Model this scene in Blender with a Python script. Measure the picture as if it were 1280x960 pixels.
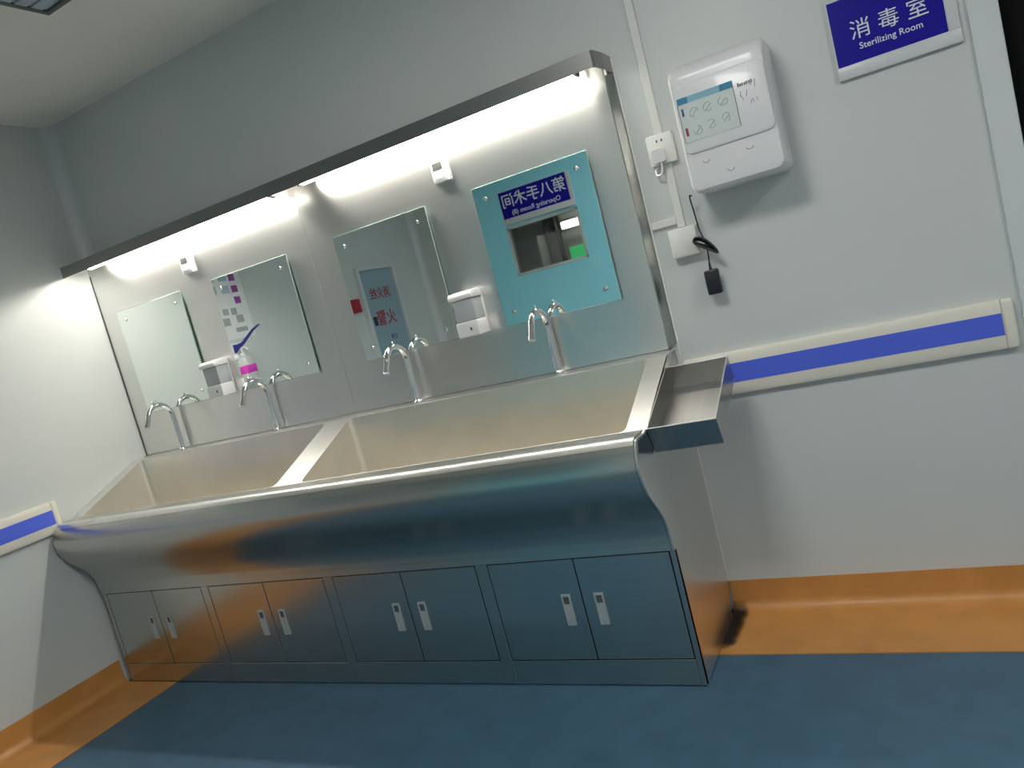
import bpy, bmesh, math, random
from mathutils import Matrix, Vector
random.seed(7)
for o in list(bpy.data.objects): bpy.data.objects.remove(o, do_unlink=True)
S = bpy.context.scene; COL = S.collection
PI = math.pi

# ------------------------------------------------------------------ camera
cd = bpy.data.cameras.new('camera'); cam = bpy.data.objects.new('camera', cd); COL.objects.link(cam)
RX = Vector((0.8683647, 0.4268038, -0.2525495))      # image right  (world x right, y into wall, z up)
RY = Vector((-0.1748629, -0.2130334, -0.9612699))    # image down
RZ = Vector((-0.4640751, 0.8788944, -0.1103586))     # view direction
m = Matrix.Identity(4)
for i in range(3):
    m[i][0] = RX[i]; m[i][1] = -RY[i]; m[i][2] = -RZ[i]
m[0][3], m[1][3], m[2][3] = 3.78466, -2.81490, 1.4
cam.matrix_world = m
cd.sensor_fit = 'HORIZONTAL'; cd.sensor_width = 36.0; cd.lens = 36.0 * 956.327 / 1280.0
cd.clip_start = 0.02; cd.clip_end = 60
S.camera = cam

# ------------------------------------------------------------------ light levels, exposure
LED_STRENGTH = 60.0          # the two battens under the canopy
CORRIDOR_STRENGTH = 29.0      # ceiling lamp before the sink, and the unseen one added farther right
AMBIENT = 0.030
S.view_settings.view_transform = 'Standard'
S.view_settings.look = 'None'
S.view_settings.exposure = 0.0
S.view_settings.gamma = 1.0
S.view_settings.use_curve_mapping = False
W = bpy.data.worlds.new('world'); S.world = W; W.use_nodes = True
W.node_tree.nodes['Background'].inputs[0].default_value = (0.75, 0.88, 1.0, 1)
W.node_tree.nodes['Background'].inputs[1].default_value = AMBIENT

# ------------------------------------------------------------------ materials
def srgb(r, g, b):
    f = lambda c: (c/255/12.92) if c/255 <= .04045 else ((c/255+.055)/1.055)**2.4
    return (f(r), f(g), f(b), 1)
def mat(name, col, rough=.5, metal=0.0, spec=.5, emit=None, estr=0, coat=0, alpha=1, trans=0, noise=None, bump=None, aniso=None):
    M = bpy.data.materials.new(name); M.use_nodes = True
    nt = M.node_tree; b = nt.nodes['Principled BSDF']
    b.inputs['Base Color'].default_value = col
    b.inputs['Roughness'].default_value = rough
    b.inputs['Metallic'].default_value = metal
    b.inputs['Specular IOR Level'].default_value = spec
    b.inputs['Coat Weight'].default_value = coat
    b.inputs['Alpha'].default_value = alpha
    b.inputs['Transmission Weight'].default_value = trans
    if emit:
        b.inputs['Emission Color'].default_value = emit; b.inputs['Emission Strength'].default_value = estr
    tc = None
    if noise or bump:
        tc = nt.nodes.new('ShaderNodeTexCoord')
    if noise:                    # (scale, amount) mottling of the base colour; scale may be a 3-tuple
        sc, amt = noise
        mp = nt.nodes.new('ShaderNodeMapping'); mp.inputs['Scale'].default_value = sc if isinstance(sc, tuple) else (sc,)*3
        nz = nt.nodes.new('ShaderNodeTexNoise'); nz.inputs['Scale'].default_value = 1; nz.inputs['Detail'].default_value = 4
        rp = nt.nodes.new('ShaderNodeMapRange'); rp.inputs[3].default_value = 1-amt; rp.inputs[4].default_value = 1+amt
        rp.inputs[1].default_value = .25; rp.inputs[2].default_value = .75
        mx = nt.nodes.new('ShaderNodeVectorMath'); mx.operation = 'SCALE'; mx.inputs[0].default_value = col[:3]
        nt.links.new(tc.outputs['Object'], mp.inputs['Vector']); nt.links.new(mp.outputs[0], nz.inputs['Vector'])
        nt.links.new(nz.outputs[0], rp.inputs[0]); nt.links.new(rp.outputs[0], mx.inputs['Scale'])
        nt.links.new(mx.outputs[0], b.inputs['Base Color'])
    if bump:
        sc, st = bump
        mp = nt.nodes.new('ShaderNodeMapping'); mp.inputs['Scale'].default_value = sc if isinstance(sc, tuple) else (sc,)*3
        nz = nt.nodes.new('ShaderNodeTexNoise'); nz.inputs['Scale'].default_value = 1; nz.inputs['Detail'].default_value = 2
        bp = nt.nodes.new('ShaderNodeBump'); bp.inputs['Strength'].default_value = st; bp.inputs['Distance'].default_value = .002
        nt.links.new(tc.outputs['Object'], mp.inputs['Vector']); nt.links.new(mp.outputs[0], nz.inputs['Vector'])
        nt.links.new(nz.outputs[0], bp.inputs['Height']); nt.links.new(bp.outputs[0], b.inputs['Normal'])
    if aniso:
        v = nt.nodes.new('ShaderNodeCombineXYZ')
        for i in range(3): v.inputs[i].default_value = aniso[1][i]
        b.inputs['Anisotropic'].default_value = aniso[0]
        nt.links.new(v.outputs[0], b.inputs['Tangent'])
    return M
M = {}
M['wall'] = mat('wall_panel', (.63, .66, .65, 1), .38, spec=.45, noise=(1.3, .03))
M['theatre'] = mat('theatre_wall', (.52, .58, .55, 1), .5)
M['ceiling'] = mat('ceiling_panel', (.88, .87, .82, 1), .6, noise=(2.0, .03))
M['trim'] = mat('white_trim', (.66, .69, .70, 1), .35)
M['blue_floor'] = mat('blue_vinyl', (.050, .122, .190, 1), .42, noise=(9.0, .16), bump=(70, .10))
M['orange'] = mat('orange_vinyl', (.57, .265, .075, 1), .40, noise=(7.0, .12), bump=(70, .08))
M['steel'] = mat('brushed_steel', (.78, .775, .755, 1), .29, 1.0, noise=((2.0, 30, 160), .03), aniso=(.75, (0, 0, 1)))
M['steel_front'] = mat('brushed_steel_front', (.56, .565, .54, 1), .20, 1.0, noise=((1.5, 60, 160), .05), aniso=(.6, (0, 0, 1)))
M['steel_fascia'] = mat('brushed_steel_fascia', (.57, .57, .54, 1), .27, 1.0, noise=((1.5, 60, 160), .04), aniso=(.7, (0, 0, 1)))
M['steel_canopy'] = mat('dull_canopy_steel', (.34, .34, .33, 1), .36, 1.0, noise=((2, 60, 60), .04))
M['steel_trayfloor'] = mat('lightened_tray_steel', (.60, .59, .57, 1), .42, 1.0, noise=((60, 2, 60), .04))  # tray floor copy, lightened: the light on it is put into the colour
M['steel_tray'] = mat('darkened_tray_steel', (.38, .375, .365, 1), .26, 1.0, noise=((60, 2, 60), .04))  # tray wall copy, darkened: dark reflections are put into the colour
M['steel_flat'] = mat('satin_steel', (.80, .79, .76, 1), .30, 1.0, noise=((2, 60, 60), .04))
M['steel_basin'] = mat('basin_steel', (.90, .86, .78, 1), .37, 1.0, noise=(5.0, .05))
M['chrome'] = mat('chrome', (.80, .80, .80, 1), .07, 1.0)
M['mirror'] = mat('mirror_silver', (.88, .94, .92, 1), .012, 1.0)
M['glass_edge'] = mat('glass_edge', (.35, .48, .44, 1), .15, .3)
M['white'] = mat('white_plastic', (.78, .78, .79, 1), .32, coat=.15)
M['ivory'] = mat('ivory_plastic', (.74, .74, .71, 1), .4)
M['cream'] = mat('cream_vinyl', (.80, .77, .67, 1), .42)
M['blue'] = mat('blue_vinyl_strip', srgb(88, 110, 228), .45, spec=.25)
M['navy'] = mat('navy_sign', srgb(24, 16, 150), .35, spec=.2)
M['letter'] = mat('sign_letter', (.78, .80, .86, 1), .4)
M['silver'] = mat('sign_frame', (.66, .67, .68, 1), .35)
M['black'] = mat('black_plastic', (.012, .012, .018, 1), .4)
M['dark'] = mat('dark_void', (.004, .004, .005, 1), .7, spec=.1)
M['carcass'] = mat('cabinet_gap', (.02, .022, .022, 1), .6, spec=.2)
M['sealant'] = mat('white_sealant', (.78, .78, .75, 1), .45)
M['teal'] = mat('teal_door', (.33, .80, .93, 1), .45, spec=.3)
M['tealframe'] = mat('window_frame_steel', (.62, .64, .64, 1), .35, .6)
M['clear'] = mat('clear_plastic', (.60, .62, .64, 1), .16, trans=.25)
M['milky'] = mat('milky_plastic', (.72, .72, .74, 1), .25, trans=.15)
M['paneglass'] = mat('window_glass', (1, 1, 1, 1), .02, trans=1.0)
M['endcap'] = mat('tan_end_cap', (.16, .14, .12, 1), .5)
M['lcd'] = mat('lcd_grey', (.10, .105, .10, 1), .35, spec=.2)
M['handle'] = mat('handle_aluminium', (.55, .58, .58, 1), .35, .5)
M['recess'] = mat('handle_recess', (.10, .11, .11, 1), .5)
M['led'] = mat('led_diffuser', (.9, .9, .88, 1), .4, emit=(1, .95, .85, 1), estr=LED_STRENGTH)
M['lamp'] = mat('lamp_diffuser', (.9, .9, .9, 1), .4, emit=(1, .985, .95, 1), estr=CORRIDOR_STRENGTH)
M['paper'] = mat('poster_paper', (.80, .80, .82, 1), .5)
M['purple'] = mat('purple_print', srgb(150, 70, 150), .5)
M['paleblue'] = mat('pale_blue_print', srgb(170, 190, 205), .5)
M['greyprint'] = mat('grey_print', srgb(165, 168, 172), .5)
M['magenta'] = mat('magenta_label', srgb(215, 60, 190), .4)
M['lever'] = mat('blue_lever', srgb(30, 25, 130), .35)
M['red'] = mat('red_plastic', srgb(170, 20, 40), .4)
M['redprint'] = mat('red_lettering', srgb(160, 40, 60), .5)
M['hydrant'] = mat('steel_blue_door', srgb(150, 172, 184), .35, .1)
M['dkgreen'] = mat('dark_green_lock', srgb(20, 50, 45), .4)
M['exit'] = mat('green_sign_light', (.05, .6, .2, 1), .4, emit=(.05, .9, .25, 1), estr=.35)
M['cyanbar'] = mat('label_header_teal', srgb(30, 130, 165), .4)
M['cyanlite'] = mat('label_header_pale', srgb(130, 180, 200), .4)
M['labelbg'] = mat('label_grey_green', srgb(205, 215, 212), .4)
M['iconblue'] = mat('label_icon_blue', srgb(70, 80, 140), .4)
M['iconred'] = mat('label_icon_red', srgb(150, 50, 60), .4)
M['faintprint'] = mat('faint_label_print', srgb(183, 194, 188), .5)
M['ink'] = mat('dark_grey_ink', srgb(120, 118, 125), .5)
M['note'] = mat('faint_blue_ink', srgb(172, 178, 205), .5)
M['vent'] = mat('vent_grey_blue', srgb(165, 180, 190), .5)
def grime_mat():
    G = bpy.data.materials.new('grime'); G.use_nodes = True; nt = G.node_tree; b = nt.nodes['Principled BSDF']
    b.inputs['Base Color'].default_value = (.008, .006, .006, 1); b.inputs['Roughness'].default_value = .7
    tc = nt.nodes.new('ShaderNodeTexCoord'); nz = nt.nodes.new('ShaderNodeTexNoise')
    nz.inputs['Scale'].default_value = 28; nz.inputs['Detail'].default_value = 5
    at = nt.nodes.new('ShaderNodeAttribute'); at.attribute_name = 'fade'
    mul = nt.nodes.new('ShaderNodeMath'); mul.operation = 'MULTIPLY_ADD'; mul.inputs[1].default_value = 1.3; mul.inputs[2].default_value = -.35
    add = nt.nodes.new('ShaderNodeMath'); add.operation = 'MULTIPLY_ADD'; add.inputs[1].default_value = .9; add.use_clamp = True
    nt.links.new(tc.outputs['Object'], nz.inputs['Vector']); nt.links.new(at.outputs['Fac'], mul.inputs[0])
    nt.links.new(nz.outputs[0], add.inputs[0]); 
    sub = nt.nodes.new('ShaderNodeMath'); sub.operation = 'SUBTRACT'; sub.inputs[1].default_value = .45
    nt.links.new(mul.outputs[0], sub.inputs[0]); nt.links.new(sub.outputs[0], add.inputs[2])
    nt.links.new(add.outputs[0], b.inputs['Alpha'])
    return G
M['grime'] = grime_mat()

# ------------------------------------------------------------------ mesh helpers
def B(): return bmesh.new()
def box(bm, x0, x1, y0, y1, z0, z1, bev=0, seg=2):
    vs = [bm.verts.new((x, y, z)) for x in (x0, x1) for y in (y0, y1) for z in (z0, z1)]
    fs = [(0, 1, 3, 2), (4, 6, 7, 5), (0, 4, 5, 1), (2, 3, 7, 6), (0, 2, 6, 4), (1, 5, 7, 3)]
    ff = [bm.faces.new([vs[i] for i in f]) for f in fs]
    if bev:
        es = set()
        for f in ff: es.update(f.edges)
        bmesh.ops.bevel(bm, geom=list(es), offset=bev, segments=seg, profile=.5, affect='EDGES')
    return vs
def prism(bm, pts, a0, a1, axis='x'):
    """closed polygon pts extruded along axis: 'x' pts=(y,z); 'y' pts=(x,z); 'z' pts=(x,y)"""
    def P(p, a): return (a, p[0], p[1]) if axis == 'x' else ((p[0], a, p[1]) if axis == 'y' else (p[0], p[1], a))
    A = [bm.verts.new(P(p, a0)) for p in pts]; Bv = [bm.verts.new(P(p, a1)) for p in pts]; n = len(pts)
    for i in range(n): bm.faces.new((A[i], A[(i+1) % n], Bv[(i+1) % n], Bv[i]))
    bm.faces.new(A[::-1]); bm.faces.new(Bv)
def strip(bm, pts, a0, a1, th):
    """open profile (y,z) given thickness th along its normal, extruded along x"""
    n = len(pts); off = []
    for i in range(n):
        a = Vector(pts[max(0, i-1)]); b = Vector(pts[min(n-1, i+1)]); t = (b-a).normalized()
        off.append((pts[i][0]-t.y*th, pts[i][1]+t.x*th))
    prism(bm, list(pts)+off[::-1], a0, a1)
def ring_tube(bm, path, rad, seg=14, cap=True):
    path = [Vector(p) for p in path]; n = len(path); rings = []
    t0 = (path[1]-path[0]).normalized(); up = Vector((1, 0, 0)) if abs(t0.x) < .8 else Vector((0, 1, 0))
    u = (up-t0*up.dot(t0)).normalized()
    for i in range(n):
        t = (path[min(i+1, n-1)]-path[max(i-1, 0)]).normalized()
        u = (u-t*u.dot(t)).normalized(); v = t.cross(u)
        r = rad[i] if isinstance(rad, (list, tuple)) else rad
        rings.append([bm.verts.new(path[i]+(u*math.cos(2*PI*k/seg)+v*math.sin(2*PI*k/seg))*r) for k in range(seg)])
    for a, b in zip(rings, rings[1:]):
        for k in range(seg): bm.faces.new((a[k], a[(k+1) % seg], b[(k+1) % seg], b[k]))
    if cap: bm.faces.new(rings[0][::-1]); bm.faces.new(rings[-1])
def spline(pts, n=8):
    P = [Vector(p) for p in pts]; P = [P[0]*2-P[1]]+P+[P[-1]*2-P[-2]]; out = []
    for i in range(1, len(P)-2):
        for k in range(n):
            t = k/n
            out.append(.5*((2*P[i])+(-P[i-1]+P[i+1])*t+(2*P[i-1]-5*P[i]+4*P[i+1]-P[i+2])*t*t+(-P[i-1]+3*P[i]-3*P[i+1]+P[i+2])*t**3))
    out.append(P[-2]); return out
def rrect(x0, x1, y0, y1, r, n=6):
    pts = []
    for cx, cy, a in ((x1-r, y1-r, 0), (x0+r, y1-r, 90), (x0+r, y0+r, 180), (x1-r, y0+r, 270)):
        for k in range(n+1):
            t = math.radians(a+90*k/n); pts.append((cx+r*math.cos(t), cy+r*math.sin(t)))
    return pts
def disc(bm, c, r, axis, h, seg=16):
    """cylinder from c along unit axis for h"""
    c = Vector(c); ring_tube(bm, [c, c+Vector(axis)*h], r, seg)
def obj(name, bm, mt, parent=None, smooth=False, loc=None):
    bmesh.ops.recalc_face_normals(bm, faces=bm.faces)
    me = bpy.data.meshes.new(name); bm.to_mesh(me); bm.free()
    me.materials.append(M[mt] if isinstance(mt, str) else mt)
    if smooth:
        for p in me.polygons: p.use_smooth = True
        me.set_sharp_from_angle(angle=math.radians(38))
    o = bpy.data.objects.new(name, me); COL.objects.link(o)
    if parent is not None: o.parent = parent
    if loc: o.location = loc
    return o
def tag(o, label, cat, group=None):
    o['label'] = label; o['category'] = cat
    if group: o['group'] = group
    return o
def thing(name, label, cat, loc=(0, 0, 0), rot=(0, 0, 0), group=None):
    o = bpy.data.objects.new(name, None); COL.objects.link(o); o.location = loc; o.rotation_euler = rot
    o.empty_display_size = .05
    return tag(o, label, cat, group)
def dup(root, loc, label):
    r = root.copy(); COL.objects.link(r); r.location = loc; r['label'] = label
    def rec(src, dst):
        for ch in list(src.children):
            c = ch.copy(); COL.objects.link(c); c.parent = dst; rec(ch, c)
    rec(root, r); return r
def struct(name, bm, mt, parent=None, smooth=False):
    o = obj(name, bm, mt, parent, smooth)
    if parent is None: o['kind'] = 'structure'
    return o
def text(name, body, size, mt, parent, loc, rot, depth=.0006, bold=0.0, sx=1.0):
    cu = bpy.data.curves.new('text', 'FONT'); cu.body = body; cu.size = size; cu.extrude = depth; cu.offset = bold
    cu.align_x = 'CENTER'; cu.align_y = 'CENTER'; cu.resolution_u = 3
    t = bpy.data.objects.new('text', cu); COL.objects.link(t)
    bpy.context.view_layer.update()
    dg = bpy.context.evaluated_depsgraph_get()
    me = bpy.data.meshes.new_from_object(t.evaluated_get(dg))
    bpy.data.objects.remove(t, do_unlink=True); bpy.data.curves.remove(cu)
    me.materials.clear(); me.materials.append(M[mt])
    me.transform(Matrix.Diagonal((sx, 1, 1, 1)))
    o = bpy.data.objects.new(name, me); COL.objects.link(o); o.parent = parent; o.location = loc; o.rotation_euler = rot
    return o
ROT_BACK = (PI/2, 0, 0)            # reads on a surface facing -y
ROT_LEFT = (PI/2, 0, PI/2)         # reads on a surface facing +x
ROT_FRONT = (PI/2, 0, PI)          # reads on a surface facing +y

# ------------------------------------------------------------------ the room
XL, YF, ZC, XR = -.02, -3.35, 2.883, 7.0
DX0, DX1, DZ = 4.172, 5.10, 2.30
bm = B(); box(bm, XL-.1, XR+.1, YF-.1, .1, -.08, 0); struct('floor', bm, 'blue_floor')
bm = B(); box(bm, XL-.1, XR+.1, YF-.1, .1, ZC, ZC+.08); struct('ceiling', bm, 'ceiling')
bm = B(); box(bm, XL-.1, XL, YF-.1, .1, 0, ZC); struct('wall_left', bm, 'wall')
bm = B(); box(bm, XL, DX0, 0, .1, 0, ZC); box(bm, DX1, XR, 0, .1, 0, ZC); box(bm, DX0, DX1, 0, .1, DZ, ZC); struct('wall_back', bm, 'wall')
bm = B(); box(bm, XR, XR+.1, YF-.1, .1, 0, ZC); struct('wall_right', bm, 'wall')
# opposite wall with the theatre door set in it
TX0, TX1, TZ = .58, 1.83, 2.46
WX0, WX1, WZ0, WZ1 = .905, 1.575, 1.555, 1.975
bm = B(); box(bm, XL, TX0, YF-.1, YF, 0, ZC); box(bm, TX1, XR, YF-.1, YF, 0, ZC); box(bm, TX0, TX1, YF-.1, YF, TZ, ZC); struct('wall_front', bm, 'wall')
bm = B()
for a in ((TX0, WX0, 0, TZ), (WX1, TX1, 0, TZ), (WX0, WX1, 0, WZ0), (WX0, WX1, WZ1, TZ)): box(bm, a[0], a[1], YF-.06, YF-.015, a[2], a[3])
d2 = struct('door_2', bm, 'teal')
bm = B(); w = .018
for a in ((WX0-.004, WX0+w, WZ0, WZ1), (WX1-w, WX1+.004, WZ0, WZ1), (WX0, WX1, WZ0-.004, WZ0+w), (WX0, WX1, WZ1-w, WZ1+.004)): box(bm, a[0], a[1], YF-.064, YF-.010, a[2], a[3])
struct('window_frame', bm, 'tealframe', d2)
bm = B(); box(bm, WX0+w, WX1-w, YF-.042, YF-.036, WZ0+w, WZ1-w); struct('window_pane', bm, 'paneglass', d2)
# the room beyond the theatre door window
for nm, q in (('wall_beyond', (-.6, 3.0, -6.30, -6.2, 0, 2.7)), ('wall_beyond_left', (-.7, -.6, -6.3, YF-.1, 0, 2.7)), ('wall_beyond_right', (3.0, 3.1, -6.3, YF-.1, 0, 2.7)), ('ceiling_beyond', (-.6, 3.0, -6.2, YF-.1, 2.6, 2.7)), ('floor_beyond', (-.6, 3.0, -6.2, YF-.1, -.08, 0))):
    bm = B(); box(bm, *q); struct(nm, bm, 'theatre')
bm = B(); box(bm, .12, .27, -6.2, -6.05, 0, 2.6); struct('trim_3', bm, 'carcass')
pc = thing('tall_cupboard', 'tall pale cupboard seen dimly through the teal door window', 'cupboard', (-.20, -6.198, .0))
bm = B(); box(bm, -.39, .315, 0, .40, .0, 2.02, .006); obj('body', bm, 'silver', pc)
for s_ in (-1, 1):
    bm = B(); box(bm, -.035+s_*.005-.34*(s_ < 0), -.035+s_*.005+.34*(s_ > 0), .401, .418, .06, 1.98, .003); obj('door', bm, 'trim', pc)
# dark doorway at the far right of the sink wall
bm = B(); box(bm, DX0, DX1, .055, .095, 0, DZ); d1 = struct('door_1', bm, 'dark')  # leaf coloured near-black to stand in for the unlit opening
bm = B()
box(bm, DX0-.075, DX0+.004, -.012, .09, 0, DZ+.07, .004); box(bm, DX1-.004, DX1+.075, -.012, .09, 0, DZ+.07, .004)
box(bm, DX0-.075, DX1+.075, -.012, .09, DZ, DZ+.07, .004); struct('door_frame', bm, 'trim', d1)
# corner mouldings
def corner(bm, cx, cy, sx, sy, r, z0, z1):
    pts = [(cx, cy)]
    for k in range(7):
        t = PI/2*k/6; pts.append((cx+sx*r*(1-math.sin(t)), cy+sy*r*(1-math.cos(t))))
    prism(bm, pts, z0, z1, 'z')
bm = B(); corner(bm, XL, 0, 1, -1, .055, 2.145, ZC); struct('trim_1', bm, 'trim', smooth=True)
bm = B(); corner(bm, XL, YF, 1, 1, .06, 0, ZC); struct('trim_2', bm, 'trim', smooth=True)
# orange coved edging: up the wall, cove, and a band across the floor
def cove(h, r, w, t=.004):
    pts = [(0, h), (-t, h), (-t, r)]
    for k in range(1, 7):
        a = PI/2*k/6; pts.append((-t-r*(1-math.cos(a)), r-r*math.sin(a)+t*math.sin(a)))
    pts += [(-w, t), (-w, 0), (0, 0)]
    return pts
bm = B(); prism(bm, cove(.122, .045, .338), 3.002, DX0-.075); bs = struct('baseboard_back', bm, 'orange', smooth=True)
bm = B(); prism(bm, [(XL-y, z) for y, z in cove(.122, .045, .392)], YF, -.540, 'y'); struct('baseboard_left', bm, 'orange', smooth=True)
# dark grime where the unit meets the edging
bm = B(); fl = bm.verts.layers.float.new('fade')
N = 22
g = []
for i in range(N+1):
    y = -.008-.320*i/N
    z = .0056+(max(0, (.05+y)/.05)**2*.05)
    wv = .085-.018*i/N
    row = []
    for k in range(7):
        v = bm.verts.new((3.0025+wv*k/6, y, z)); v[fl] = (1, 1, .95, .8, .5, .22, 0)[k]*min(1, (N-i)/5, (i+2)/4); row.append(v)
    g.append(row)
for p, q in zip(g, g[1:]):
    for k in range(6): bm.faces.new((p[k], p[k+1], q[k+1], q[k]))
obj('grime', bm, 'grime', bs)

# ------------------------------------------------------------------ ceiling fittings
cv = thing('ceiling_vent', 'pale square ceiling vent with a dark rim, above the sink', 'vent', (1.45, -1.01, ZC))
bm = B()
for a in ((-.30, .30, -.30, -.28), (-.30, .30, .28, .30), (-.30, -.28, -.28, .28), (.28, .30, -.28, .28)): box(bm, a[0], a[1], a[2], a[3], -.012, 0)
obj('frame', bm, 'recess', cv)
bm = B()
for k in range(9): box(bm, -.28, .28, -.27+k*.061, -.225+k*.061, -.009, -.004)
box(bm, -.28, .28, -.28, .28, -.003, 0); obj('grille', bm, 'vent', cv)
cl = thing('ceiling_lamp', 'flat square ceiling lamp in front of the sink', 'lamp', (3.10, -2.02, ZC))
bm = B()
for a in ((-.31, .31, -.31, -.29), (-.31, .31, .29, .31), (-.31, -.29, -.29, .29), (.29, .31, -.29, .29)): box(bm, a[0], a[1], a[2], a[3], -.03, 0, .003)
obj('frame', bm, 'white', cl)
bm = B(); box(bm, -.29, .29, -.29, .29, -.022, -.012); obj('diffuser', bm, 'lamp', cl)
dup(cl, (5.60, -1.95, ZC), 'added ceiling lamp out of view, brightening the right side')  # extra unseen lamp, added to brighten the right end
cl2 = thing('strip_lamp', 'bright strip lamp seen through the teal door window', 'lamp', (.72, -6.199, 2.07))
bm = B(); box(bm, -.42, .42, .0005, .05, -.05, .05, .008); obj('housing', bm, 'white', cl2)
bm = B(); box(bm, -.40, .40, .05, .08, -.042, .042, .008); obj('diffuser', bm, mat('strip_diffuser', (.9, .9, .9, 1), .4, emit=(1, .96, .85, 1), estr=5.0), cl2)
ex = thing('exit_sign', 'small lit green sign in the room behind the teal door', 'sign', (.52, -6.1995, 1.70))
bm = B(); box(bm, -.20, .20, 0, .03, -.11, .11, .006); obj('housing', bm, 'white', ex)
bm = B(); box(bm, -.185, .185, .030, .034, -.095, .095); obj('lit_face', bm, 'exit', ex)

# ------------------------------------------------------------------ stainless scrub sink
sink = thing('scrub_sink', 'long stainless steel scrub sink with two basins above eight cupboard doors', 'sink')
X0, X1 = .0105, 2.9915
DIV0, DIV1 = 1.377, 1.520
rimz = lambda y: 1.056+(y+.124)*.41
front = [tuple(p) for p in spline([(-.600, .889), (-.628, .887), (-.645, .874), (-.664, .846), (-.676, .79), (-.652, .715), (-.592, .642), (-.556, .592), (-.5405, .545), (-.5375, .510), (-.5375, .480)], 6)]
fas = [(-.537, .889)]+front+[(-.49, .480), (-.49, .62), (-.5365, .66)]
bm = B(); prism(bm, fas, X0, X1); obj('fascia', bm, 'steel_fascia', sink, True)
bm = B(); strip(bm, [(-.650, .870), (-.637, .884), (-.622, .8895), (-.612, .8897)], X0, X1-.002, -.0012); obj('lip_edge', bm, 'steel_flat', sink, True)
bm = B(); disc(bm, (1.36, -.646, .858), .006, (0, 0, 1), .014, 10); obj('lip_clip', bm, 'white', sink)
# rim plate with the two basin openings
holes = [rrect(.062, DIV0, -.532, -.128, .024), rrect(DIV1, 2.932, -.532, -.128, .024)]
bm = B()
outer = [(XL+.004, -.537), (3.004, -.537), (3.004, -.122), (XL+.004, -.122)]
edges = []
for lp in [outer]+holes:
    vs = [bm.verts.new((x, y, rimz(y))) for x, y in lp]
    edges += [bm.edges.new((vs[i], vs[(i+1) % len(vs)])) for i in range(len(vs))]
bmesh.ops.triangle_fill(bm, use_beauty=True, use_dissolve=False, edges=edges)
bmesh.ops.recalc_face_normals(bm, faces=bm.faces)
bmesh.ops.solidify(bm, geom=bm.faces[:], thickness=.0025)
rim = obj('rim', bm, 'steel_flat', sink)
bm = B(); prism(bm, [(-.003, 1.062), (-.003, 1.052), (-.124, 1.050), (-.124, 1.0555), (-.118, 1.058), (-.06, 1.060)], XL+.004, 3.006); obj('back_ledge', bm, 'steel_flat', sink)
bm = B(); prism(bm, [(-.012, 1.0515), (-.120, 1.0495), (-.537, .8805), (-.642, .8795), (-.661, .846), (-.530, .803), (-.122, .972), (-.012, .985)], 3.0015, 3.0055); obj('side_flange', bm, 'steel_front', sink)
for lp in holes:
    bm = B(); n = len(lp); c = (sum(p[0] for p in lp)/n, sum(p[1] for p in lp)/n)
    rings = []
    for s, zf in ((1, None), (.997, .72), (.985, .665), (.95, .648)):
        rings.append([bm.verts.new((c[0]+(x-c[0])*s, c[1]+(y-c[1])*s, rimz(y)-.001 if zf is None else zf)) for x, y in lp])
    for a, b in zip(rings, rings[1:]):
        for i in range(n): bm.faces.new((a[i], a[(i+1) % n], b[(i+1) % n], b[i]))
    bm.faces.new(rings[-1])
    ba = obj('basin', bm, 'steel_basin', sink, True)
    bm = B(); ring_tube(bm, [(c[0], c[1], .6485), (c[0], c[1], .653)], .045, 24); obj('drain', bm, 'chrome', ba)
# cabinet body
CX0, CX1, CY = .027, 3.001, -.537
bm = B(); box(bm, CX0+.004, CX1-.004, CY+.024, -.055, .004, .60); obj('carcass', bm, 'carcass', sink)
bm = B(); prism(bm, [(-.004, .128), (-.050, .060), (-.055, .004), (CY+.002, .004), (CY+.002, .475)]+[p for p in front[::-1][2:-8]]+[(-.56, .882), (-.122, 1.02), (-.004, 1.045)], 2.993, 3.001); obj('side_panel', bm, 'steel', sink)
bm = B(); prism(bm, [(-.05, .14), (CY+.002, .14), (CY+.002, .60), (-.05, .60)], CX0, CX0+.004); obj('side_panel', bm, 'steel', sink)
D = .3455; starts = [.054, .7965, 1.5425, 2.2890]
bm = B()
zt, zb = .476, .100
st = [(CX0, starts[0]-.002)]+[(starts[i]+2*D+.003, starts[i+1]-.002) for i in range(3)]+[(starts[3]+2*D+.003, CX1)]
for a, b in st: box(bm, a, b, CY, CY+.022, .004, zt+.004, .0015, 1)
for a, b in zip(st, st[1:]):
    box(bm, a[1], b[0], CY+.001, CY+.022, zt+.003, zt+.012)
obj('front_frame', bm, 'steel_front', sink)
bm = B()
for a, b in zip(st, st[1:]): box(bm, a[1], b[0], CY+.001, CY+.022, .004, zb-.003, .001, 1)
obj('plinth', bm, 'steel_front', sink)
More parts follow.
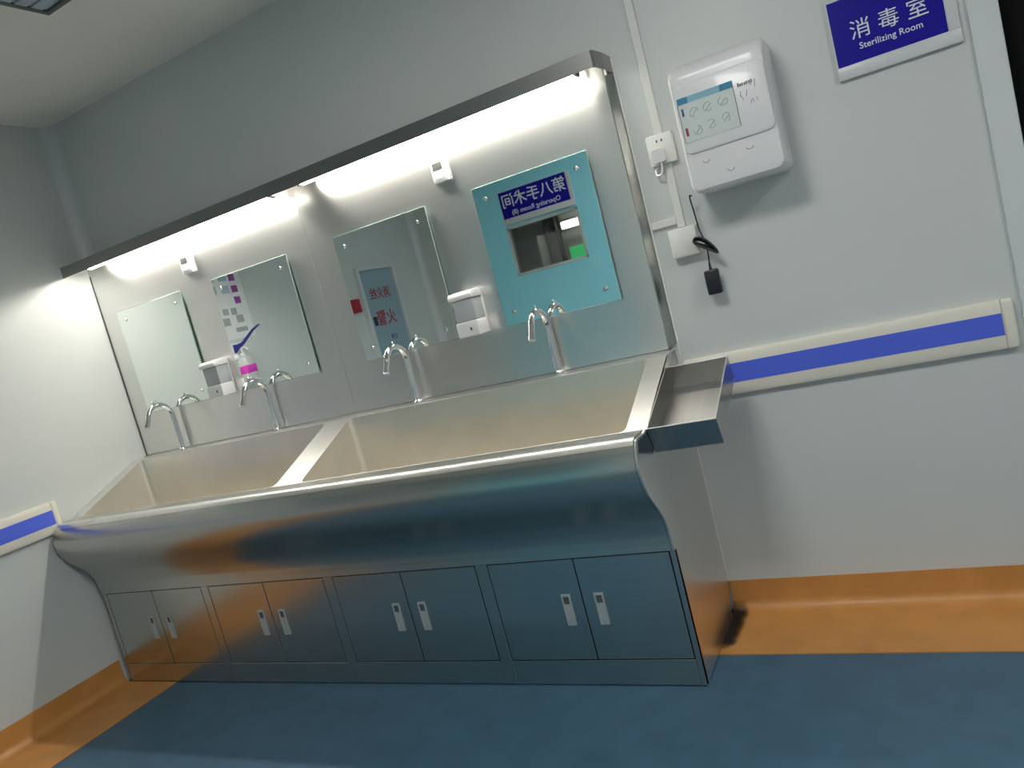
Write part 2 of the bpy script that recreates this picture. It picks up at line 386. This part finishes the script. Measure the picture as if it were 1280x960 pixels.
def door_at(x, hx, src=[]):
    if not src:
        bm = B(); box(bm, 0, D-.003, CY+.001, CY+.018, zb, zt, .0015, 1); d = obj('door', bm, 'steel_front', sink); d.location = (x, 0, 0)
        bm = B(); hw, h0, h1 = .0175, .232, .348
        box(bm, -hw, -hw+.006, CY-.004, CY+.001, h0, h1, .001, 1); box(bm, hw-.006, hw, CY-.004, CY+.001, h0, h1, .001, 1)
        box(bm, -hw+.006, hw-.006, CY-.004, CY+.001, h1-.008, h1, .001, 1); box(bm, -hw+.006, hw-.006, CY-.004, CY+.001, h0, h0+.03, .001, 1)
        prism(bm, [(CY-.0035, h0+.03), (CY+.0005, h1-.036), (CY+.0006, h1-.034), (CY+.0006, h0+.03)], -hw+.006, hw-.006)
        h = obj('handle', bm, 'handle', d); h.location = (hx, 0, 0)
        bm = B(); box(bm, -hw+.006, hw-.006, CY-.0005, CY+.0008, h1-.036, h1-.008); k = obj('recess', bm, 'recess', h)
        src.append(d); return d
    d = src[0].copy(); COL.objects.link(d); d.parent = sink; d.location = (x, 0, 0)
    for ch in list(src[0].children):
        c = ch.copy(); COL.objects.link(c); c.parent = d; c.location = (hx, 0, 0)
        for gch in list(ch.children):
            e = gch.copy(); COL.objects.link(e); e.parent = c
    return d
for s in starts:
    door_at(s+.0005, D-.062); door_at(s+D+.0015, .062)
bm = B(); box(bm, 3.0015, 3.0070, -.010, -.0045, .128, .980); obj('sealant_bead', bm, 'sealant', sink)

# soap tray hung on the right side, tilted like the rim
tr = thing('soap_tray', 'open stainless steel tray hung on the right end of the sink', 'tray', (3.006, -.185, 1.018), (math.radians(20.0), 0, 0))
tx, ty, tz, th = .222, -.380, -.092, .0025
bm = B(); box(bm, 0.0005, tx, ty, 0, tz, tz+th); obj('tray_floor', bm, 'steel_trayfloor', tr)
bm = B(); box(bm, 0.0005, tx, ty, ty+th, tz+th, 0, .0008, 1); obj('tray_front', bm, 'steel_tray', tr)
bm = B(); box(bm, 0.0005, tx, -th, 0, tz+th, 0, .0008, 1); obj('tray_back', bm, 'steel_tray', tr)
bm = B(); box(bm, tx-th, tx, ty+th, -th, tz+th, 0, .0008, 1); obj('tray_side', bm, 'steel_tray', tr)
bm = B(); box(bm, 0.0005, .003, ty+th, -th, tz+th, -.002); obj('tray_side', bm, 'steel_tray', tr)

bm = B()
for a in ((0.0005, tx, -.004, 0), (0.0005, tx, ty-.0005, ty+.0035), (tx-.004, tx+.0005, ty, 0), (0.0005, .004, ty, 0)): box(bm, a[0], a[1], a[2], a[3], -.0005, .0022, .0006, 1)
obj('tray_rim', bm, 'steel_flat', tr)

# ------------------------------------------------------------------ steel splashback with canopy
sp = thing('steel_splashback', 'tall brushed steel wall panel with a light canopy above the sink', 'splashback', (1.49, 0, 1.06))
def spo(name, bm, mt, sm=False):
    bmesh.ops.translate(bm, verts=bm.verts, vec=(-1.49, 0, -1.06)); return obj(name, bm, mt, sp, sm)
PX0, PXS, PX1, PY, PT = XL+.004, 1.489, 2.995, -.031, 2.128
bm = B(); box(bm, PX0, PXS-.001, PY, -.002, 1.0625, PT, .0012, 1); spo('back_panel', bm, 'steel')
bm = B(); box(bm, PXS+.001, PX1-.004, PY, -.002, 1.0625, PT, .0012, 1); spo('back_panel', bm, 'steel')
bm = B(); box(bm, PX0, PX0+.006, PY-.003, PY, 1.0625, 2.075); spo('edge_joint', bm, 'recess')
bm = B(); prism(bm, [(PX1-.005, PY-.001), (PX1, PY-.001), (3.020, -.002), (PX1-.005, -.002)], 1.075, PT, 'z'); spo('end_return', bm, 'steel_front')
bm = B(); box(bm, 3.0205, 3.0275, -.007, -.001, 1.03, 2.13); spo('sealant_bead', bm, 'sealant')
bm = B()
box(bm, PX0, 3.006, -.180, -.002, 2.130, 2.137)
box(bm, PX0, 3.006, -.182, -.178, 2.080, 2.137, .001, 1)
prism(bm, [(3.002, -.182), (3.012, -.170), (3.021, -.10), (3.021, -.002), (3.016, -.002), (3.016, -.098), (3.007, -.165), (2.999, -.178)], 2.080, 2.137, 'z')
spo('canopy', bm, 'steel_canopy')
bm = B(); box(bm, PXS-.002, PXS+.002, -.177, PY-.001, 2.078, 2.129); spo('canopy_divider', bm, 'steel_flat')

# LED battens in the canopy
lb = thing('led_batten', 'long lit LED batten under the left half of the canopy', 'light', (.755, -.095, 2.129), group='LED battens under the canopy')
def batten(L):
    bm = B(); box(bm, -L/2, L/2, -.022, .022, -.012, 0, .002, 1); obj('housing', bm, 'white', lb)
    bm = B(); prism(bm, [(-.020, -.012)]+[(-.020*math.cos(t), -.012-.024*math.sin(t)) for t in [PI*k/8 for k in range(1, 8)]]+[(.020, -.012)], -L/2+.012, L/2-.012); obj('diffuser', bm, 'led', lb, True)
    for s in (-1, 1):
        bm = B(); box(bm, s*L/2-.012*(s > 0), s*L/2+.012*(s < 0), -.023, .023, -.037, -.012, .002, 1); obj('end_cap', bm, 'endcap', lb)
batten(1.33)
dup(lb, (2.255, -.095, 2.129), 'long lit LED batten under the right half of the canopy')

# ------------------------------------------------------------------ mirrors
mr = thing('mirror', 'leftmost of the four mirrors, showing a plain pale wall', 'mirror', (.372, PY, 1.285), group='mirrors on the splashback')
mw, mh = .25, .564
bm = B(); box(bm, -mw, mw, -.0125, -.0075, 0, mh, .0012, 1); obj('glass_edge', bm, 'glass_edge', mr)
bm = B(); box(bm, -mw+.0018, mw-.0018, -.0130, -.0124, .0018, mh-.0018); obj('silver', bm, 'mirror', mr)
for sx in (-1, 1):
    for z in (.052, mh-.052):
        bm = B(); ring_tube(bm, [(sx*(mw-.052), 0, z), (sx*(mw-.052), -.016, z), (sx*(mw-.052), -.019, z), (sx*(mw-.052), -.0205, z)], [.0095, .0095, .0075, .003], 14)
        obj('screw_cap', bm, 'chrome', mr, True)
for x, lab in ((1.103, 'second mirror from the left, with a poster and pink bottle reflected'), (1.886, 'third mirror from the left, reflecting a cabinet with red lettering'), (2.615, 'rightmost mirror, reflecting a teal door with a blue sign')):
    dup(mr, (x, PY, 1.285), lab)

# ------------------------------------------------------------------ taps
fa = thing('faucet', 'leftmost chrome gooseneck tap, below the first mirror', 'tap', (.324, -.064, 1.060), group='chrome gooseneck taps')
bm = B(); ring_tube(bm, [(0, 0, 0), (0, 0, .004), (0, 0, .010), (0, 0, .012)], [.020, .020, .015, .012], 20); obj('base_flange', bm, 'chrome', fa, True)
path = [(0, 0, .010), (0, 0, .08), (0, 0, .15), (0, 0, .188)]
for k in range(1, 13):
    t = math.radians(k*13.5); path.append((0, -.074+.074*math.cos(t), .188+.074*math.sin(t)))
path += [(0, -.154, .192), (0, -.166, .172)]
bm = B(); ring_tube(bm, path, .0128, 16); obj('spout', bm, 'chrome', fa, True)
bm = B(); ring_tube(bm, [(0, -.1655, .173), (0, -.1715, .162)], .0142, 16); obj('outlet', bm, 'chrome', fa, True)
bm = B(); ring_tube(bm, [(0, -.072, .270), (0, -.072, .279), (0, -.072, .285)], [.0055, .0055, .003], 10); obj('sensor_knob', bm, 'chrome', fa, True)
for x, lab in ((1.016, 'chrome gooseneck tap below the mirror with the pink reflection'), (1.864, 'chrome gooseneck tap below the third mirror'), (2.551, 'rightmost chrome gooseneck tap, below the teal reflection')):
    dup(fa, (x, -.064, 1.060), lab)

# ------------------------------------------------------------------ soap dispensers
so = thing('soap_dispenser', 'white box soap dispenser between the two left mirrors', 'dispenser', (.745, PY, 1.285), group='white soap dispensers on the splashback')
w2 = .053
bm = B(); box(bm, -w2, w2, -.010, -.0005, 0, .178, .003); obj('back_plate', bm, 'white', so, True)
bm = B(); box(bm, -w2, w2, -.092, -.010, 0, .062, .006, 3); sb = obj('lower_body', bm, 'white', so, True)
bm = B(); box(bm, .012, .018, -.0935, -.0915, .024, .036); obj('sensor_window', bm, 'black', sb)
bm = B(); box(bm, -w2+.004, w2-.004, -.086, -.010, .0625, .152, .004); obj('clear_tank', bm, 'clear', so, True)
bm = B(); prism(bm, [(-.010, .180), (-.010, .153), (-.094, .153), (-.098, .160), (-.096, .172), (-.085, .182), (-.03, .186)], -w2-.003, w2+.003)
bmesh.ops.bevel(bm, geom=bm.edges[:], offset=.0025, segments=2, profile=.5, affect='EDGES'); obj('lid', bm, 'white', so, True)
dup(so, (2.233, PY, 1.285), 'white box soap dispenser between the two right mirrors')

# ------------------------------------------------------------------ small digital thermometers
tm = thing('thermometer', 'small white digital display glowing under the left canopy light', 'display', (.722, PY, 1.915), group='digital displays on the splashback')
bm = B(); box(bm, -.037, .037, -.018, -.0005, 0, .095, .005); obj('body', bm, 'white', tm, True)
bm = B(); box(bm, -.024, .020, -.0195, -.0175, .050, .078); obj('screen', bm, 'lcd', tm)
for k in range(4):
    bm = B(); box(bm, -.020+k*.011, -.014+k*.011, -.0205, -.0178, .012, .020, .001, 1); obj('button', bm, 'greyprint', tm)
dup(tm, (2.247, PY, 1.915), 'small white digital display glowing under the right canopy light')

# ------------------------------------------------------------------ wall handrails
def rail_profile(h):
    return [(0, .0), (-.022, .002), (-.027, .014), (-.027, .045), (-.027, h-.045), (-.027, h-.014), (-.022, h-.002), (0, h)]
hr = thing('handrail', 'cream wall rail with a blue stripe, right of the sink', 'handrail', (3.032, 0, .849), group='striped wall rails')
L = 4.076-3.032
bm = B(); prism(bm, rail_profile(.157), 0, L-.035); obj('rail_body', bm, 'cream', hr, True)
bm = B(); box(bm, .002, L-.036, -.0285, -.026, .046, .116); obj('blue_stripe', bm, 'blue', hr)
bm = B(); box(bm, L-.035, L, -.029, 0, -.001, .158, .009, 3); obj('end_cap', bm, 'cream', hr, True)
hl = thing('handrail', 'cream wall rail with a blue stripe, left of the sink', 'handrail', (XL, -.600, .849), (0, 0, PI/2), 'striped wall rails')
L2 = 2.1
bm = B(); prism(bm, rail_profile(.157), -L2, -.03); obj('rail_body', bm, 'cream', hl, True)
bm = B(); box(bm, -L2, -.031, -.0285, -.026, .046, .116); obj('blue_stripe', bm, 'blue', hl)
bm = B(); box(bm, -.03, 0, -.029, 0, -.001, .158, .008, 3); obj('end_cap', bm, 'cream', hl, True)

# ------------------------------------------------------------------ cable trunking, socket, junction box
ct = B(); box(ct, 3.114, 3.144, -.014, -.0005, 1.822, ZC-.001, .002, 1)
tag(obj('cable_trunking', ct, 'ivory'), 'long white cable trunking from the ceiling down to the socket', 'trunking', 'white cable trunking')
ct = B(); box(ct, 3.122, 3.150, -.014, -.0005, 1.484, 1.714, .002, 1)
tag(obj('cable_trunking', ct, 'ivory'), 'short upright white trunking between socket and blank box', 'trunking', 'white cable trunking')
ct = B(); box(ct, 3.029, 3.121, -.016, -.0005, 1.500, 1.526, .002, 1)
tag(obj('cable_trunking', ct, 'ivory'), 'short level white trunking from the steel panel', 'trunking', 'white cable trunking')
sk = thing('wall_socket', 'white wall socket left of the big white dispenser', 'socket', (3.130, 0, 1.715))
bm = B(); box(bm, -.048, .048, -.030, -.0005, 0, .106, .005); obj('face_plate', bm, 'ivory', sk, True)
for s in (-1, 1):
    bm = B(); box(bm, s*.009-.0022, s*.009+.0022, -.0308, -.0295, .078, .087); obj('pin_slot', bm, 'carcass', sk)
pg = thing('plug', 'white plug in the wall socket with its flex looping down', 'plug', (3.124, -.0305, 1.722))
bm = B(); prism(bm, rrect(-.022, .022, .0, .046, .009), -.030, -.0002, 'y')
obj('plug_body', bm, 'white', pg, True)
bm = B(); ring_tube(bm, spline([(.0, -.016, .0), (.001, -.018, -.02), (-.006, -.014, -.040), (-.024, -.006, -.040), (-.030, .010, -.022), (-.022, .022, -.010)], 6), .0038, 10); obj('flex', bm, 'white', pg, True)
jb = thing('junction_box', 'plain white blank box on the wall, above the black adapter', 'box', (3.138, 0, 1.378))
bm = B(); box(bm, -.050, .050, -.042, -.0005, 0, .104, .004); obj('body', bm, 'ivory', jb, True)
bm = B(); box(bm, -.046, .046, -.044, -.0415, .004, .100, .002); obj('cover_plate', bm, 'ivory', jb, True)

# ------------------------------------------------------------------ big white automatic dispenser
ad = thing('wall_dispenser', 'big white automatic dispenser with an instruction label on the wall', 'dispenser', (3.390, 0, 1.569))
def rr_loft(bm, secs, n=8):
    rings = [[bm.verts.new((x, y, z)) for x, z in rrect(-a[0], a[0], a[1], a[2], a[3], n)] for a in secs for y in (a[4],)]
    k = len(rings[0])
    for a, b in zip(rings, rings[1:]):
        for i in range(k): bm.faces.new((a[i], a[(i+1) % k], b[(i+1) % k], b[i]))
    bm.faces.new(rings[0][::-1]); bm.faces.new(rings[-1])
bm = B()
rr_loft(bm, [(.150, .004, .422, .026, -.0005), (.155, .0, .427, .028, -.02), (.156, .0, .427, .028, -.10), (.156, .0, .418, .028, -.150), (.153, .003, .402, .028, -.180), (.146, .010, .388, .028, -.193), (.130, .026, .370, .026, -.1975)])
obj('housing', bm, 'white', ad, True)
bm = B(); rr_loft(bm, [(.145, .128, .350, .026, -.1930), (.144, .129, .349, .026, -.2030), (.139, .134, .344, .024, -.2058)]); bulge = obj('front_cover', bm, 'white', ad, True)
bm = B(); box(bm, -.030, .006, -.075, -.045, .418, .432, .004); obj('top_latch', bm, 'white', ad, True)
Y0 = -.2060
bm = B(); box(bm, -.134, .045, Y0-.0016, Y0+.001, .166, .308); lb2 = obj('instruction_label', bm, 'labelbg', bulge)
YL = Y0-.0016
def mark(name, mt, x0, x1, z0, z1, par=lb2, y=YL, t=.0008):
    bm = B(); box(bm, x0, x1, y-t, y+.0002, z0, z1); return obj(name, bm, mt, par)
mark('header_bar', 'cyanlite', -.134, .045, .288, .308)
mark('header_bar', 'cyanbar', -.134, -.100, .288, .308, t=.0012); mark('header_bar', 'cyanbar', .004, .045, .288, .308, t=.0012)
mark('border_line', 'ink', -.1355, -.1335, .166, .290); mark('border_line', 'ink', .0435, .0455, .166, .308, t=.0014)
mark('blue_icon', 'iconblue', -.126, -.119, .250, .274); mark('red_icon', 'iconred', -.126, -.118, .186, .212)
for i, (x, z) in enumerate(((-.088, .254), (-.042, .257), (.006, .258), (-.088, .196), (-.042, .202), (.006, .206))):
    bm = B()
    ring_tube(bm, [(x+.013*math.cos(t)*(1+.2*math.sin(2*t+i)), YL-.0004, z+.014*math.sin(t)) for t in [PI*1.5*k/9+i for k in range(10)]], .0013, 6)
    ring_tube(bm, [(x-.010, YL-.0004, z-.012), (x+.004, YL-.0004, z+.002), (x+.012, YL-.0004, z+.012-.004*(i % 3))], .0014, 6)
    obj('pictogram', bm, 'faintprint', lb2)
bm = B()                                              # blurred maker's word: seven small dark strokes
for k, (h, q) in enumerate(((.012, .005), (.008, .005), (.009, .004), (.008, .005), (.010, .004), (.009, .005), (.011, .004))): box(bm, .058+k*.0068, .058+k*.0068+q, Y0-.0012, Y0+.0004, .282, .282+h)
obj('maker_word', bm, 'ink', bulge)
bm = B()
for x, z, a, h in ((.060, .252, .3, .016), (.068, .240, -.3, .014), (.078, .248, .3, .018), (.098, .276, -.2, .010), (.108, .268, .15, .022), (.088, .222, .2, .012), (.098, .224, -.3, .012), (.108, .226, .1, .010)):
    ring_tube(bm, [(x, Y0-.0004, z), (x+a*h, Y0-.0004, z+h)], .0012, 6)
obj('handwriting', bm, 'note', bulge)
for x, z in ((-.085, .098), (.055, .098), (-.015, .050)):
    bm = B(); ring_tube(bm, [(x+.011*math.cos(t), -.1985, z+.008*math.sin(t)) for t in [PI+PI*k/8 for k in range(9)]], .0012, 6); obj('smile_mark', bm, 'greyprint', ad)
# its adapter hanging on the bundled lead
pa = thing('power_adapter', 'black power adapter hanging on a bundled lead under the dispenser', 'adapter', (3.210, -.050, 1.225))
bm = B(); box(bm, -.025, .025, -.016, .016, 0, .088, .007, 3); obj('adapter_body', bm, 'black', pa, True)
bm = B(); ring_tube(bm, [(0, 0, .0855), (0, 0, .095), (0, 0, .112)], [.007, .005, .0035], 10); obj('strain_relief', bm, 'black', pa, True)
bm = B(); ring_tube(bm, spline([(0, 0, .110), (.004, -.002, .150), (.002, -.004, .190), (-.008, 0, .240), (-.012, 0, .300), (-.014, -.005, .3520), (-.002, -.03, .3525)], 8), .0027, 8); obj('lead', bm, 'black', pa, True)
bm = B()
for k in range(6):
    o = k*.0034
    ring_tube(bm, [(.0+.041*math.cos(t)*.87+o*.3-.0-.018*math.sin(t)*.35, -.004-o, .176-.041*math.cos(t)*.62+.012*math.sin(t)*(1+.15*k)-.006*math.cos(2*t)) for t in [2*PI*j/20 for j in range(21)]], .0042, 8)
obj('lead_bundle', bm, 'black', pa, True)
bm = B(); ring_tube(bm, [(.003+.012*math.sin(t)*.5, -.011+.014*math.cos(t), .176+.012*math.sin(t)) for t in [2*PI*j/12 for j in range(13)]], .0022, 6); obj('twist_tie', bm, 'black', pa, True)

# ------------------------------------------------------------------ signs
sg = thing('room_sign', 'navy sterilizing room sign in a white frame beside the dark doorway', 'sign', (3.902, 0, 1.792))
bm = B()
w_, h_ = .173, .245
box(bm, -w_, w_, -.010, -.0005, 0, h_, .003); box(bm, -w_, w_, -.016, -.010, 0, .041, .003); box(bm, .140, w_, -.016, -.010, .04, h_, .003)
box(bm, -w_, -w_+.004, -.014, -.010, .03, h_)
obj('sign_frame', bm, 'silver', sg, True)
bm = B(); box(bm, -w_+.004, .140, -.0135, -.0095, .041, h_-.004); obj('blue_panel', bm, 'navy', sg)
for ch, x in (('消', -.088), ('毒', -.008), ('室', .072)):
    text('chinese_character', ch, .062, 'letter', sg, (x, -.0142, .134), ROT_BACK)
text('english_lettering', 'Sterilizing Room', .027, 'letter', sg, (-.010, -.0142, .086), ROT_BACK, bold=.0002)

s8 = thing('door_sign', 'navy operating room sign on the teal door, seen mirrored', 'sign', (1.24, YF-.015, 1.995))
bm = B(); box(bm, -.335, .335, 0, .012, 0, .285, .003); box(bm, -.335, .335, .012, .020, 0, .052, .003); box(bm, .305, .335, .012, .020, .05, .285, .003)
obj('sign_frame', bm, 'silver', s8, True)
bm = B(); box(bm, -.330, .305, .0115, .0145, .053, .281); obj('blue_panel', bm, 'navy', s8)
for k, ch in enumerate('第八手术间'):
    text('chinese_character', ch, .125, 'letter', s8, (.232-k*.122, .0150, .190), ROT_FRONT, bold=.0012)
text('english_lettering', 'Operating Room (8)', .056, 'letter', s8, (-.01, .0150, .092), ROT_FRONT, bold=.0004)

# ------------------------------------------------------------------ things on the left wall that the mirrors show
po = thing('poster', 'white poster with three purple squares, seen in the second mirror', 'poster', (XL, -.905, 1.585))
bm = B(); box(bm, .0003, .003, -.205, .205, 0, .60); obj('sheet', bm, 'paper', po)
def pm(name, mt, y0, y1, z0, z1):
    bm = B(); box(bm, .0028, .0036, y0, y1, z0, z1); obj(name, bm, mt, po)
for z in (.375, .300, .225): pm('purple_square', 'purple', -.160, -.108, z, z+.045)
for y, z, a, b in ((-.09, .38, .07, .05), (-.09, .30, .07, .05), (.02, .38, .09, .05), (.02, .30, .09, .05), (.12, .34, .07, .08)): pm('picture', 'paleblue', y, y+a, z, z+b)
for y, z, a, b in ((-.10, .155, .05, .045), (-.03, .16, .05, .04), (-.14, .10, .06, .05), (-.02, .09, .07, .05), (-.15, .04, .10, .03), (.06, .12, .10, .06)): pm('picture', 'greyprint', y, y+a, z, z+b)
hs = thing('sanitiser_bottle', 'pink labelled sanitiser bottle with a blue elbow lever, seen mirrored', 'bottle', (XL, -.885, 1.315))
bm = B(); box(bm, .0004, .012, -.05, .05, -.02, .25, .003); box(bm, .01, .125, -.048, .048, -.020, -.012, .003); obj('bracket', bm, 'white', hs, True)
bm = B()
rings = []
for z, s in ((-.0115, .92), (-.004, 1), (.115, 1), (.140, .8), (.150, .4)):
    rings.append([bm.verts.new((.070+x*s, y*s, z)) for x, y in rrect(-.042, .042, -.042, .042, .018, 4)])
for a, b in zip(rings, rings[1:]):
    for i in range(len(a)): bm.faces.new((a[i], a[(i+1) % len(a)], b[(i+1) % len(a)], b[i]))
bm.faces.new(rings[0][::-1]); bm.faces.new(rings[-1]); bt = obj('bottle', bm, 'milky', hs, True)
bm = B(); box(bm, .0275, .1128, -.0428, .0428, .036, .090, .004); obj('pink_label', bm, 'magenta', bt, True)
bm = B(); ring_tube(bm, [(.07, 0, .149), (.07, 0, .172), (.07, 0, .173), (.07, 0, .205)], [.018, .018, .007, .007], 14); obj('pump', bm, 'white', hs, True)
bm = B(); ring_tube(bm, spline([(.07, 0, .20), (.10, 0, .202), (.125, 0, .185)], 5), .006, 10); obj('nozzle', bm, 'white', hs, True)
bm = B(); prism(bm, [(.004, .235), (.05, .232), (.09, .236), (.21, .300), (.27, .318), (.27, .313), (.212, .291), (.10, .224), (.05, .205), (.004, .175)], -.009, .009, 'y'); obj('elbow_lever', bm, 'lever', hs, True)

fc = thing('hydrant_cabinet', 'grey fire hydrant cabinet with red lettering, seen mirrored', 'cabinet', (XL, -2.585, 1.06))
bm = B(); fw, fh = .235, .845
for a in ((-fw-.03, -fw, -.03, fh+.03), (fw, fw+.03, -.03, fh+.03), (-fw, fw, fh, fh+.03), (-fw, fw, -.03, 0)): box(bm, .0005, .035, a[0], a[1], a[2], a[3], .003)
obj('frame', bm, 'trim', fc)
bm = B(); box(bm, .0005, .012, -fw, fw, 0, fh); dd = obj('cabinet_door', bm, 'hydrant', fc)
bm = B(); box(bm, .0115, .022, .145, .185, .385, .46, .003); obj('door_lock', bm, 'dkgreen', dd)
for ch, y in (('消', -.10), ('火', 0.0), ('栓', .10)): text('chinese_character', ch, .100, 'redprint', fc, (.0126, y, .64), ROT_LEFT, bold=.0012)
for ch, y in (('火', -.07), ('警', .07)): text('chinese_character', ch, .135, 'redprint', fc, (.0126, y, .43), ROT_LEFT, bold=.0016)
text('digits', '119', .06, 'lever', fc, (.0126, -.04, .265), ROT_LEFT, bold=.001)
al = thing('alarm_button', 'small red fire alarm box beside the hydrant cabinet, seen mirrored', 'alarm', (XL, -2.205, 1.58))
bm = B(); box(bm, .0005, .045, -.045, .045, 0, .11, .006); obj('housing', bm, 'red', al, True)
bm = B(); box(bm, .0445, .0465, -.025, .025, .030, .080, .0005, 1); obj('push_plate', bm, 'redprint', al)
